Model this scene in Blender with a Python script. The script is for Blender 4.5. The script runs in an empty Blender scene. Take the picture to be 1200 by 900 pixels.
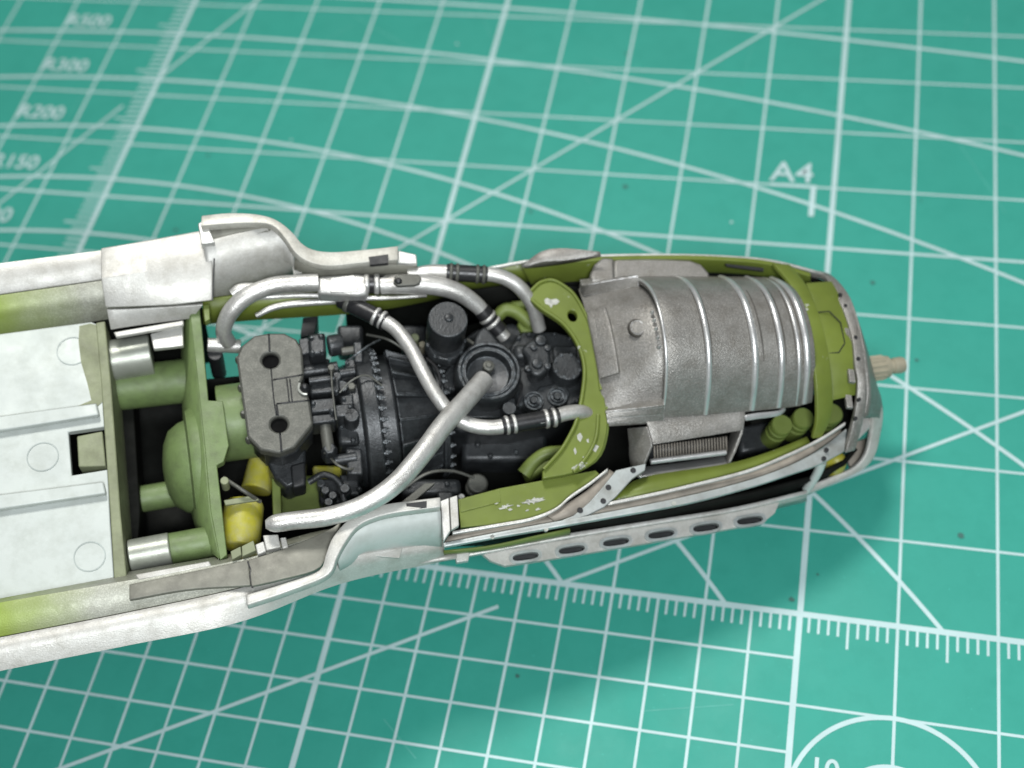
import bpy, bmesh, math, random
import numpy as np
from mathutils import Vector, Matrix
random.seed(7)
SC = bpy.context.scene
COL = SC.collection
SC.unit_settings.system = 'METRIC'
SC.unit_settings.scale_length = 0.01          # one unit is one centimetre
# ------------------------------------------------------------------ camera
CAM_R = np.array([[0.97500538, 0.1888413, -0.11706179], [0.09441549, -0.82909073, -0.55108464], [-0.20112239, 0.52625804, -0.82619747]])
CAM_C = np.array([-0.40666261, -5.87467671, 13.18926619])
FPX = 1539.155
cam = bpy.data.cameras.new('camera'); cam_o = bpy.data.objects.new('camera', cam); COL.objects.link(cam_o)
mw = Matrix.Identity(4)
for i in range(3):
    mw[i][0] = CAM_R[0][i]; mw[i][1] = -CAM_R[1][i]; mw[i][2] = -CAM_R[2][i]; mw[i][3] = CAM_C[i]
cam_o.matrix_world = mw
cam.sensor_width = 36; cam.lens = 36 * FPX / 1200; cam.clip_start = 0.1; cam.clip_end = 500
cam.dof.use_dof = True; cam.dof.focus_distance = 11.9; cam.dof.aperture_fstop = 0.28
SC.camera = cam_o
# ------------------------------------------------------------------ world and lamps
w = bpy.data.worlds.new('World'); SC.world = w; w.use_nodes = True
w.node_tree.nodes['Background'].inputs[0].default_value = (0.86, 0.94, 1.0, 1)
w.node_tree.nodes['Background'].inputs[1].default_value = 0.14
def area(name, loc, target, sx, sy, power, col):
    l = bpy.data.lights.new(name, 'AREA'); l.shape = 'RECTANGLE'; l.size = sx; l.size_y = sy; l.energy = power; l.color = col
    o = bpy.data.objects.new(name, l); COL.objects.link(o); o.location = loc
    o.rotation_euler = (Vector(target) - Vector(loc)).to_track_quat('-Z', 'Y').to_euler()
    return o
area('desk_lamp', (-7.5, 12.5, 32), (-3, 1, 1), 8.0, 6.0, 8300, (1.0, 0.985, 0.95))
area('fill_light', (2.5, -10, 18), (-2, 0, 1), 6, 4.5, 4300, (0.93, 0.97, 1.0))  # fill light added behind the camera to brighten the near side
vs = SC.view_settings
vs.view_transform = 'Standard'; vs.look = 'None'; vs.gamma = 1.0; vs.use_curve_mapping = False; vs.exposure = 0.0
SC.render.engine = 'CYCLES'
# ------------------------------------------------------------------ model frame
MO = np.array([0.12534826, 1.82265715, 1.7])
MM = np.array([[0.9027855, -0.34159743, 0.26132266], [0.38270255, 0.91528516, -0.12566556], [-0.19625772, 0.2134579, 0.95703638]])
CL = MM.T @ (CAM_C - MO)
def P3(px, py, Z):
    """point of the model's own frame on its level Z (X to the nose, Y to the far side, Z up)"""
    d = MM.T @ (CAM_R.T @ np.array([(px - 600) / FPX, (py - 450) / FPX, 1.0]))
    return CL + d * ((Z - CL[2]) / d[2])
def PT(p):
    q = P3(*p[:3])
    return q if len(p) == 3 else q + np.array([0, 0, p[3]])      # a fourth number drops or lifts the point
def S(px, py, Z=0):
    return float(np.linalg.norm(P3(px + 1, py, Z) - P3(px, py, Z)))
# ------------------------------------------------------------------ materials
MATS = {}
def pmat(name, col, rough=0.5, metal=0.0, var=0.15, vscale=3.0, bump=0.0, bscale=60.0, dirt=None, dirt_amt=0.5, dirt_scale=2.0,
         edge=None, edge_r=0.012, edge_amt=0.6, chip=None, chip_thr=0.72, chip_scale=5.0, spec=0.5, flake=0.0):
    m = bpy.data.materials.new(name); m.use_nodes = True; nt = m.node_tree; N = nt.nodes; L = nt.links
    b = N['Principled BSDF']; b.inputs['Roughness'].default_value = rough; b.inputs['Metallic'].default_value = metal
    b.inputs['Specular IOR Level'].default_value = spec
    tc = N.new('ShaderNodeTexCoord')
    def noise(scale, detail=5, rgh=0.55, off=0.0):
        n = N.new('ShaderNodeTexNoise'); n.inputs['Scale'].default_value = scale; n.inputs['Detail'].default_value = detail; n.inputs['Roughness'].default_value = rgh
        mp = N.new('ShaderNodeMapping'); mp.inputs['Location'].default_value = (off, off * 1.7, off * .3)
        L.new(tc.outputs['Object'], mp.inputs[0]); L.new(mp.outputs[0], n.inputs['Vector']); return n
    def ramp(src, a, c):
        r = N.new('ShaderNodeMapRange'); r.inputs[1].default_value = a; r.inputs[2].default_value = c; L.new(src, r.inputs[0]); return r.outputs[0]
    def mix(fac, a, c):
        x = N.new('ShaderNodeMix'); x.data_type = 'RGBA'
        if isinstance(fac, float): x.inputs[0].default_value = fac
        else: L.new(fac, x.inputs[0])
        for i, q in ((6, a), (7, c)):
            if isinstance(q, tuple): x.inputs[i].default_value = (*q, 1)
            else: L.new(q, x.inputs[i])
        return x.outputs[2]
    c1 = tuple(max(0, x * (1 - var)) for x in col); c2 = tuple(min(1, x * (1 + var)) for x in col)
    cur = mix(ramp(noise(vscale).outputs[0], .3, .7), c1, c2)
    if flake:
        fl = noise(70, 2, .7, 3.0)
        cur = mix(ramp(fl.outputs[0], .45, .75), cur, tuple(min(1, x * (1 + flake)) for x in col))
    if dirt:
        dn = noise(dirt_scale, 8, .68, 5.0)
        mul = N.new('ShaderNodeMath'); mul.operation = 'MULTIPLY'; mul.inputs[1].default_value = dirt_amt
        L.new(ramp(dn.outputs[0], .45, .72), mul.inputs[0]); cur = mix(mul.outputs[0], cur, dirt)
    if chip:
        cn = noise(chip_scale, 6, .6, 9.0)
        cf = ramp(cn.outputs[0], chip_thr, chip_thr + .01); cur = mix(cf, cur, chip)
    if edge:
        bv = N.new('ShaderNodeBevel'); bv.samples = 4; bv.inputs[0].default_value = edge_r
        ge = N.new('ShaderNodeNewGeometry'); dt = N.new('ShaderNodeVectorMath'); dt.operation = 'DOT_PRODUCT'
        L.new(bv.outputs[0], dt.inputs[0]); L.new(ge.outputs['Normal'], dt.inputs[1])
        inv = N.new('ShaderNodeMapRange'); inv.inputs[1].default_value = .985; inv.inputs[2].default_value = .8; L.new(dt.outputs['Value'], inv.inputs[0])
        en = noise(26, 4, .6, 2.0); mu = N.new('ShaderNodeMath'); mu.operation = 'MULTIPLY'; L.new(inv.outputs[0], mu.inputs[0])
        L.new(ramp(en.outputs[0], .38, .6), mu.inputs[1])
        mu2 = N.new('ShaderNodeMath'); mu2.operation = 'MULTIPLY'; mu2.inputs[1].default_value = edge_amt; L.new(mu.outputs[0], mu2.inputs[0])
        cur = mix(mu2.outputs[0], cur, edge)
    L.new(cur, b.inputs['Base Color'])
    rv = noise(vscale * 2.3, 5, .6, 7.0)
    rr = N.new('ShaderNodeMapRange'); rr.inputs[1].default_value = .3; rr.inputs[2].default_value = .7; rr.inputs[3].default_value = rough * .82; rr.inputs[4].default_value = min(1, rough * 1.18)
    L.new(rv.outputs[0], rr.inputs[0]); L.new(rr.outputs[0], b.inputs['Roughness'])
    if bump:
        bn = noise(bscale, 4, .6, 1.0); bu = N.new('ShaderNodeBump'); bu.inputs['Strength'].default_value = bump; bu.inputs['Distance'].default_value = 0.01
        L.new(bn.outputs[0], bu.inputs['Height']); L.new(bu.outputs[0], b.inputs['Normal'])
    MATS[name] = m; return m
pmat('mat_green', (0.036, 0.290, 0.228), .50, var=.05, vscale=.5, bump=.10, bscale=40, spec=.22, dirt=(.022, .235, .18), dirt_amt=.35, dirt_scale=3.5, chip=(.05, .36, .29), chip_thr=.70, chip_scale=22)
pmat('mat_print', (0.41, 0.555, 0.555), .5, var=.08, vscale=1.2)
pmat('speck_dark', (0.03, 0.12, 0.10), .6)
pmat('silver', (0.52, 0.52, 0.495), .42, .5, var=.07, vscale=2.2, bump=.28, bscale=70, dirt=(.27, .25, .21), dirt_amt=.55, dirt_scale=5, flake=.25, edge=(.85, .85, .84), edge_amt=.5)
pmat('silver_duct', (0.20, 0.193, 0.178), .38, .4, var=.10, vscale=3.2, bump=.55, bscale=60, dirt=(.11, .098, .078), dirt_amt=.6, dirt_scale=5, flake=.7, edge=(.9, .9, .9), edge_amt=.85, edge_r=.014)
pmat('silver_pipe', (0.54, 0.535, 0.51), .40, .62, var=.12, vscale=4, bump=.45, bscale=62, dirt=(.2, .18, .15), dirt_amt=.6, dirt_scale=4, flake=.2)
pmat('hull_white', (0.45, 0.445, 0.415), .46, .3, var=.05, vscale=2, bump=.25, bscale=70, dirt=(.24, .225, .185), dirt_amt=.55, dirt_scale=5, flake=.2)
pmat('hull_grimy', (0.50, 0.49, 0.44), .5, .3, var=.1, vscale=3, bump=.2, bscale=70, dirt=(.25, .235, .19), dirt_amt=.7, dirt_scale=4, flake=.25, edge=(.7, .7, .67), edge_amt=.5)
pmat('hull_olivegrey', (0.31, 0.315, 0.265), .5, .2, var=.08, vscale=3, bump=.25, bscale=70, dirt=(.17, .17, .13), dirt_amt=.55, dirt_scale=7, flake=.6)
pmat('panel_white', (0.44, 0.475, 0.45), .50, .12, var=.04, vscale=1.5, bump=.07, bscale=60, dirt=(.30, .325, .29), dirt_amt=.55, dirt_scale=4)
pmat('olive', (0.115, 0.148, 0.024), .46, var=.12, vscale=3, bump=.10, bscale=60, chip=(.32, .335, .28), chip_thr=.68, chip_scale=7, edge=(.46, .50, .25), edge_amt=.55, spec=.4)
pmat('olive_clean', (0.12, 0.16, 0.032), .55, var=.12, vscale=3, bump=.08, bscale=60, dirt=(.11, .14, .03), dirt_amt=.5)
pmat('sage', (0.125, 0.18, 0.065), .52, var=.1, vscale=3, bump=.22, bscale=60, dirt=(.07, .09, .04), dirt_amt=.6, dirt_scale=6, edge=(.45, .55, .33), edge_amt=.5)
pmat('sage_dull', (0.20, 0.22, 0.13), .6, var=.15, vscale=4, bump=.2, bscale=50, dirt=(.11, .115, .07), dirt_amt=.6, dirt_scale=5, edge=(.42, .43, .3), edge_amt=.5)
pmat('engine', (0.019, 0.021, 0.0225), .38, .25, var=.35, vscale=7, bump=.35, bscale=45, edge=(.32, .36, .385), edge_amt=.9, edge_r=.02, flake=.9, dirt=(.058, .064, .067), dirt_amt=.5, dirt_scale=9)
pmat('engine_grey', (0.088, 0.089, 0.077), .5, .35, var=.1, vscale=5, bump=.3, bscale=80, flake=.5, edge=(.36, .36, .34), edge_amt=.6)
pmat('engine_black', (0.010, 0.011, 0.012), .5, var=.3, vscale=6, bump=.1)
pmat('rubber', (0.014, 0.014, 0.015), .38, var=.2, vscale=8, bump=.1, edge=(.12, .12, .12), edge_amt=.4)
pmat('yellow', (0.33, 0.31, 0.03), .45, var=.2, vscale=5, bump=.2, dirt=(.30, .29, .15), dirt_amt=.8, dirt_scale=9)
pmat('grime_brown', (0.24, 0.215, 0.18), .6, .2, var=.2, vscale=6, bump=.2, bscale=50)
pmat('resin', (0.28, 0.255, 0.185), .6, var=.15, vscale=6, bump=.2, bscale=60)
pmat('hole_shade', (0.003, 0.003, 0.003), .9, spec=.1)  # near-black stands in for the shade down a hole
pmat('inside_shade', (0.006, 0.0065, 0.0055), .7, var=.3, vscale=4, spec=.1)  # near-black colour stands in for the shade inside hull and nose
pmat('rail_grey', (0.40, 0.43, 0.42), .42, .45, var=.12, vscale=3, bump=.15, bscale=60, dirt=(.2, .19, .16), dirt_amt=.6, dirt_scale=4, edge=(.75, .78, .78), edge_amt=.7)
pmat('panel_line', (0.31, 0.35, 0.33), .5)
pmat('grime_dark', (0.05, 0.046, 0.038), .5, var=.3, vscale=9)
pmat('chip_silver', (0.40, 0.41, 0.37), .45, .4, var=.25, vscale=20)
pmat('peg_grey', (0.33, 0.345, 0.30), .38, .4, var=.1, vscale=4, bump=.15, bscale=60, dirt=(.18, .2, .14), dirt_amt=.5, dirt_scale=5)
pmat('saddle_grey', (0.185, 0.182, 0.15), .55, .2, var=.15, vscale=4, bump=.25, bscale=60, dirt=(.10, .095, .08), dirt_amt=.6, dirt_scale=5)
# gradient of olive overspray into silver on the rear side walls (paint, runs with X)
def overspray(name, x_green, x_silver):
    m = MATS['hull_olivegrey'].copy(); m.name = name; nt = m.node_tree; N = nt.nodes; L = nt.links; b = N['Principled BSDF']
    src = b.inputs['Base Color'].links[0].from_socket
    tc = N.new('ShaderNodeTexCoord'); sx = N.new('ShaderNodeSeparateXYZ'); L.new(tc.outputs['Object'], sx.inputs[0])
    nz = N.new('ShaderNodeTexNoise'); nz.inputs['Scale'].default_value = 3; nz.inputs['Detail'].default_value = 8; L.new(tc.outputs['Object'], nz.inputs['Vector'])
    ad = N.new('ShaderNodeMath'); ad.operation = 'MULTIPLY_ADD'; ad.inputs[1].default_value = .5; L.new(nz.outputs[0], ad.inputs[0]); L.new(sx.outputs[0], ad.inputs[2])
    mr = N.new('ShaderNodeMapRange'); mr.inputs[1].default_value = x_green + .25; mr.inputs[2].default_value = x_silver + .25; L.new(ad.outputs[0], mr.inputs[0])
    mx = N.new('ShaderNodeMix'); mx.data_type = 'RGBA'; L.new(mr.outputs[0], mx.inputs[0]); mx.inputs[6].default_value = (.22, .29, .05, 1); L.new(src, mx.inputs[7])
    L.new(mx.outputs[2], b.inputs['Base Color']); MATS[name] = m
overspray('hull_overspray', -8.25, -7.35)
# ------------------------------------------------------------------ helpers
def link(name, me, mat, parent, smooth=35):
    o = bpy.data.objects.new(name, me); COL.objects.link(o)
    if mat: me.materials.append(MATS[mat])
    if parent is not None: o.parent = parent
    if smooth:
        for p in me.polygons: p.use_smooth = True
        me.set_sharp_from_angle(angle=math.radians(smooth))
    return o
def mesh(name, verts, faces):
    me = bpy.data.meshes.new(name); me.from_pydata([tuple(map(float, v)) for v in verts], [], faces); me.update(); return me
def fixn(me):
    bm = bmesh.new(); bm.from_mesh(me); bmesh.ops.recalc_face_normals(bm, faces=bm.faces); bm.to_mesh(me); bm.free()
def bev(o, wd, seg=2):
    if wd:
        b = o.modifiers.new('bevel', 'BEVEL'); b.width = wd; b.segments = seg; b.limit_method = 'ANGLE'; b.angle_limit = math.radians(38)
    return o
def crom(pts, n):
    pts = np.array(pts, float)
    if len(pts) == 2: return np.array([pts[0] + (pts[1] - pts[0]) * t for t in np.linspace(0, 1, n)])
    ext = np.vstack([2 * pts[0] - pts[1], pts, 2 * pts[-1] - pts[-2]]); out = []
    seg = len(pts) - 1
    dense = []
    for i in range(seg):
        p0, p1, p2, p3 = ext[i:i + 4]
        for t in np.linspace(0, 1, 16, endpoint=(i == seg - 1)):
            dense.append(.5 * (2 * p1 + (p2 - p0) * t + (2 * p0 - 5 * p1 + 4 * p2 - p3) * t * t + (3 * p1 - p0 - 3 * p2 + p3) * t ** 3))
    dense = np.array(dense); d = np.r_[0, np.cumsum(np.linalg.norm(np.diff(dense[:, :3], axis=0), axis=1))]
    s = np.linspace(0, d[-1], n)
    return np.stack([np.interp(s, d, dense[:, k]) for k in range(dense.shape[1])], 1)
def lin(pts, n):
    pts = np.array(pts, float); d = np.r_[0, np.cumsum(np.linalg.norm(np.diff(pts[:, :3], axis=0), axis=1))]; s = np.linspace(0, d[-1], n)
    return np.stack([np.interp(s, d, pts[:, k]) for k in range(pts.shape[1])], 1)
def loft(name, rows, mat, parent, n=28, thick=0.03, sharp=False, across=1, smooth=35, bevel=0.0):
    R = [(lin if sharp else crom)([PT(p) for p in r], n) for r in rows]
    if across > 1:
        R2 = np.array(R); R = [np.array(q) for q in np.transpose(np.array([crom(R2[:, j], across * (len(rows) - 1) + 1) for j in range(n)]), (1, 0, 2))]
    V = np.vstack(R); k = len(R)
    F = [(i * n + j, i * n + j + 1, (i + 1) * n + j + 1, (i + 1) * n + j) for i in range(k - 1) for j in range(n - 1)]
    me = mesh(name, V, F); fixn(me); o = link(name, me, mat, parent, smooth)
    if thick:
        s = o.modifiers.new('solid', 'SOLIDIFY'); s.thickness = thick; s.offset = 0; s.use_even_offset = True
    return bev(o, bevel)
def polymesh(name, loops, depth, axis=(0, 0, -1)):
    """flat face with holes (3-D loops, first is outer), extruded by depth along axis"""
    bm = bmesh.new(); edges = []
    for lp in loops:
        vs_ = [bm.verts.new(tuple(map(float, p))) for p in lp]
        for a, b in zip(vs_, vs_[1:] + vs_[:1]): edges.append(bm.edges.new((a, b)))
    if len(loops) == 1: bm.faces.new(bm.verts[:])
    else: bmesh.ops.triangle_fill(bm, use_beauty=True, use_dissolve=False, edges=edges)
    r = bmesh.ops.extrude_face_region(bm, geom=bm.faces[:])
    bmesh.ops.translate(bm, verts=[g for g in r['geom'] if isinstance(g, bmesh.types.BMVert)], vec=Vector(axis) * depth)
    bmesh.ops.recalc_face_normals(bm, faces=bm.faces)
    me = bpy.data.meshes.new(name); bm.to_mesh(me); bm.free(); return me
def circ_px(px, py, Z, r, n=20, sq=1.0):
    c = P3(px, py, Z); s = S(px, py, Z)
    return [c + np.array([math.cos(a) * r * s, math.sin(a) * r * s * sq, 0]) for a in np.linspace(0, 2 * math.pi, n, endpoint=False)]
def prism(name, poly, Z, depth, mat, parent, bevel=0.008, holes=(), smooth=35):
    loops = [[P3(p[0], p[1], p[2] if len(p) > 2 else Z) for p in poly]] + list(holes)
    me = polymesh(name, loops, depth); return bev(link(name, me, mat, parent, smooth), bevel)
def lathe_mesh(name, prof, seg=28):
    V = []; F = []; n = len(prof)
    for r, h in prof:
        for k in range(seg):
            a = 2 * math.pi * k / seg; V.append((r * math.cos(a), r * math.sin(a), h))
    for i in range(n - 1):
        for k in range(seg):
            F.append((i * seg + k, i * seg + (k + 1) % seg, (i + 1) * seg + (k + 1) % seg, (i + 1) * seg + k))
    F.append(tuple(range(seg))[::-1]); F.append(tuple((n - 1) * seg + k for k in range(seg)))
    me = mesh(name, V, F); fixn(me); return me
def lathe(name, c, axis, prof, mat, parent, seg=28, bevel=0.0, smooth=35):
    me = lathe_mesh(name, prof, seg); q = Vector((0, 0, 1)).rotation_difference(Vector([float(x) for x in axis]).normalized()).to_matrix().to_4x4()
    me.transform(Matrix.Translation(Vector([float(x) for x in c])) @ q)
    return bev(link(name, me, mat, parent, smooth), bevel)
def post(name, px, py, Z, rpx, h, mat, parent, prof=None, seg=24, bevel=0.008):
    """upright round piece whose top centre is at the pixel, top level Z, height h"""
    c = P3(px, py, Z); s = S(px, py, Z); r = rpx * s
    pr = [(r, -h), (r, 0)] if prof is None else [(a * r, -h + b * h) for a, b in prof]
    return lathe(name, c, (0, 0, 1), pr, mat, parent, seg, bevel)
def barrel(name, a, b, rpx, mat, parent, prof=None, seg=24, bevel=0.008):
    """round piece from pixel point a to b (px,py,Z)"""
    A = P3(*a); B = P3(*b); s = S(*a); L_ = float(np.linalg.norm(B - A)); r = rpx * s
    pr = [(r, 0), (r, L_)] if prof is None else [(q * r, t * L_) for q, t in prof]
    return lathe(name, A, B - A, pr, mat, parent, seg, bevel)
def tube_mesh(name, pts, rad, seg=16, n=None):
    n = n or max(8, len(pts) * 8); Q = crom(np.c_[np.array(pts, float), np.array(rad, float)], n) if len(pts) > 2 else lin(np.c_[np.array(pts, float), np.array(rad, float)], n)
    V = []; F = []; pu = None
    for i in range(n):
        t = Q[min(i + 1, n - 1), :3] - Q[max(i - 1, 0), :3]; t /= np.linalg.norm(t)
        u = np.cross(t, [0, 0, 1]) if pu is None else pu - t * (pu @ t)
        u /= np.linalg.norm(u); pu = u; v = np.cross(t, u)
        for k in range(seg):
            a = 2 * math.pi * k / seg; V.append(Q[i, :3] + Q[i, 3] * (u * math.cos(a) + v * math.sin(a)))
    for i in range(n - 1):
        for k in range(seg): F.append((i * seg + k, i * seg + (k + 1) % seg, (i + 1) * seg + (k + 1) % seg, (i + 1) * seg + k))
    F.append(tuple(range(seg))); F.append(tuple((n - 1) * seg + k for k in range(seg)))
    me = mesh(name, V, F); fixn(me); return me
def tube(name, pts, rpx, mat, parent, seg=16, n=None, bevel=0.0):
    R_ = rpx if isinstance(rpx, (list, tuple)) else [rpx] * len(pts)
    return bev(link(name, tube_mesh(name, [P3(*p) for p in pts], [r * S(*p) for r, p in zip(R_, pts)], seg, n), mat, parent, 40), bevel)
def clamp(pa, pb, rpx, parent, k=2, mat='silver_pipe'):
    """k pale rings with black bands between, along a straight hose piece"""
    A = np.array(pa, float); B = np.array(pb, float)
    for i in range(k):
        t0 = (i + .18) / k; t1 = (i + .72) / k
        barrel('clamp', tuple(A + (B - A) * t0), tuple(A + (B - A) * t1), rpx, mat, parent, [(.9, 0), (1, .2), (1, .8), (.9, 1)], 20)
# ------------------------------------------------------------------ cutting mat
def tag(o, label, cat): o['label'] = label; o['category'] = cat
mat_o = link('cutting_mat', polymesh('cutting_mat', [[(-24, -14, 0), (16, -14, 0), (16, 20, 0), (-24, 20, 0)]], .3), 'mat_green', None)
bev(mat_o, .05)
tag(mat_o, 'teal green self-healing cutting mat printed with pale grid, ruler ticks and arcs', 'cutting mat')
class Strip:
    def __init__(s): s.v = []; s.f = []
    def quad(s, a, b, c, d, z):
        i = len(s.v); s.v += [(*a, z), (*b, z), (*c, z), (*d, z)]; s.f.append((i, i + 1, i + 2, i + 3))
    def line(s, u0, v0, u1, v1, w_, z):
        dx, dy = u1 - u0, v1 - v0; l = math.hypot(dx, dy); nx, ny = -dy / l * w_ / 2, dx / l * w_ / 2
        s.quad((u0 - nx, v0 - ny), (u1 - nx, v1 - ny), (u1 + nx, v1 + ny), (u0 + nx, v0 + ny), z)
    def arc(s, cx, cy, r, a0, a1, w_, z, n=90):
        for i in range(n):
            t0 = a0 + (a1 - a0) * i / n; t1 = a0 + (a1 - a0) * (i + 1) / n
            s.quad(*[(cx + q * math.cos(t), cy + q * math.sin(t)) for q, t in ((r - w_ / 2, t0), (r + w_ / 2, t0), (r + w_ / 2, t1), (r - w_ / 2, t1))], z)
    def build(s, name): return link(name, mesh(name, s.v, s.f), 'mat_print', mat_o, 0)
g = Strip()
for u in range(-20, 13):
    g.line(u, -12, u, 17, .064 if u % 5 == 0 else .032, .003)
for u in range(-20, 0): g.line(u + .5, -12, u + .5, 0, .030, .003)
for v in range(-11, 18):
    g.line(-20, v, 12, v, .066 if v == 0 else (.042 if v % 5 == 0 else .030), .0045)
for v in range(-11, 0): g.line(-20, v + .5, -.03, v + .5, .030, .0045)
g.build('grid_line')
g = Strip()
for i in range(-200, 121):
    if i % 10 == 0 or (i % 5 == 0 and i < 0): continue
    g.line(i / 10, 0, i / 10, -.33 if i % 5 == 0 else -.20, .027, .002)
for i in range(1, 170):
    if i % 10: g.line(-10, i / 10, -10 - (.42 if i % 5 == 0 else .27), i / 10, .027, .002)
g.build('ruler_tick')['kind'] = 'stuff'
g = Strip()
for R_, top in ((10, 3.32), (12, 4.32), (15, 5.32), (20, 6.32), (30, 7.32), (50, 8.32), (95, 9.32)):
    a_end = math.asin((R_ - top) / R_) if R_ < 25 else math.pi / 2 - math.asin(min(.95, 22 / R_))
    g.arc(-10, top - R_, R_, a_end, math.pi / 2 + min(1.0, 8 / R_), .048, .006)
g.arc(1, -2, 1, 0, 2 * math.pi, .05, .006); g.arc(1, -2, .5, 0, 2 * math.pi, .05, .006)
g.arc(3, -2, 1, 0, 2 * math.pi, .05, .0066)
g.build('printed_arc')
g = Strip(); t30 = math.tan(math.radians(30)); t60 = math.tan(math.radians(60))
g.line(-9, t30 * (-9 + 2.58), -3.21, t30 * (-3.21 + 2.58), .042, .0075); g.line(-2.58, 0, 9, t30 * (9 + 2.58), .042, .0075)
g.line(-9.5, .5, 4, 14, .036, .0078)
g.line(-13, 2.15, -10.37, 6.75, .036, .0087); g.line(-9.97, 7.42, -7.5, 11.7, .036, .0087)
g.build('printed_diagonal')
def text(body, u, v, size, rot=0.0):
    cu = bpy.data.curves.new('text', 'FONT'); cu.body = body; cu.size = size; cu.offset = .005
    o = bpy.data.objects.new('text', cu); COL.objects.link(o); dg = bpy.context.evaluated_depsgraph_get(); dg.update()
    me = bpy.data.meshes.new_from_object(o.evaluated_get(dg)); bpy.data.objects.remove(o)
    me.transform(Matrix.Translation((u, v, .013)) @ Matrix.Rotation(rot, 4, 'Z')); me.materials.clear()
    return link('printed_text', me, 'mat_print', mat_o, 0)
for b_, v in (('R500', 8.40), ('R300', 7.40), ('R200', 6.40), ('R150', 5.40), ('R120', 4.40), ('R100', 3.40)): text(b_, -12.0, v, .36)
text('A4', -.83, 6.07, .48); text('10', .20, -1.72, .30)
g = Strip(); g.line(-.82, 6.0, -.22, 6.0, .05, .0093); g.line(-.26, 6.02, -.26, 5.50, .07, .0090); g.build('printed_corner_mark')
for i in range(34):
    px = random.uniform(-12, 4); py = random.uniform(-3, 9); r = random.uniform(.008, .028)
    big = i < 6
    if big: px, py, r = [(1.62, 1.15, .045), (-.1, .15, .035), (-2.85, -1.12, .03), (.55, 4.5, .03), (-2.7, 5.8, .04), (1.1, 3.4, .025)][i]
    if px < -10.5 and not big: continue
    pts = [(px + r * random.uniform(.6, 1.2) * math.cos(a), py + r * random.uniform(.6, 1.1) * math.sin(a), .011) for a in np.linspace(0, 6.283, 8, endpoint=False)]
    link('speck', mesh('speck', pts, [tuple(range(8))]), 'speck_dark' if big or i % 3 else 'mat_print', mat_o, 0)
pmat('scuff', (0.060, 0.325, 0.265), .6)
for i in range(26):
    u_, v_ = random.uniform(-12, 3), random.uniform(-2.6, 9); a_ = random.uniform(0, math.pi); l_ = random.uniform(.25, 1.6); z_ = .0011 + i * .00004
    g = Strip(); g.line(u_, v_, u_ + l_ * math.cos(a_), v_ + l_ * math.sin(a_), random.uniform(.006, .014), z_)
    link('knife_scar', mesh('knife_scar', g.v, g.f), 'scuff', mat_o, 0)
# ------------------------------------------------------------------ model root
root = bpy.data.objects.new('model_aircraft_fuselage', None); COL.objects.link(root)
rm = Matrix.Identity(4)
for i in range(3):
    for j in range(3): rm[i][j] = MM[i][j]
    rm[i][3] = MO[i]
root.matrix_world = rm
tag(root, 'unfinished silver and green model aircraft fuselage with open engine bay, lying on the mat', 'model aircraft')
# ---- hull sides
far = loft('hull_side', [[(-60, 326, -1.0), (117, 304, -1.0), (250, 283, -.9)],
                         [(-60, 321, 0), (0, 311, 0), (117, 296, 0), (250, 276, 0)],
                         [(-60, 354, .02), (0, 345, .02), (117, 328, .02), (250, 306, .02)]], 'hull_white', root, 30, .04)
fi_ = loft('hull_edge', [[(-60, 355, .02), (0, 346, .02), (117, 329, .02), (250, 307, .02)], [(-60, 402, -.32), (0, 392, -.32), (122, 374, -.32), (250, 352, -.32)]], 'hull_overspray', far, 30, .03)
fi_['label'] = 'inner edge of the far side wall, olive overspray fading into grey'
loft('hull_lining', [[(-60, 400, -.33), (0, 390, -.33), (122, 372, -.33), (236, 356, -.33)], [(-60, 400, -.33, -1.4), (0, 390, -.33, -1.4), (122, 372, -.33, -1.4), (236, 356, -.33, -1.4)]], 'inside_shade', root, 12, .03)  # wall below the far side, coloured near-black in place of shade
sb = loft('saddle_block', [[(119, 300, -.35), (160, 292, -.35), (205, 284, -.35), (249, 276, -.35)], [(119, 294, .06), (160, 287, .06), (205, 279, .06), (249, 271, .06)], [(119, 327, .10), (160, 321, .10), (205, 313, .10), (249, 305, .10)],
                      [(124, 360, -.06), (160, 359, -.06), (205, 357, -.06), (249, 352, -.06)]], 'hull_white', root, 20, .05, bevel=.01)
loft('saddle_lip', [[(125, 362, -.10), (160, 361, -.10), (238, 356, -.10)], [(130, 386, -.24), (160, 381, -.24), (226, 372, -.24)]], 'hull_white', sb, 14, .04, bevel=.008)
prism('hull_edge', [(238, 358), (245, 356), (246, 374), (240, 377)], -.12, .1, 'olive_clean', root, .006)
prism('saddle_ledge', [(133, 389), (215, 375), (215, 381), (136, 395)], -.2, .05, 'hull_white', root, .01)
prism('saddle_ledge', [(176, 391), (214, 381), (215, 405), (180, 409)], -.3, .06, 'silver', root, .01)
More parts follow.
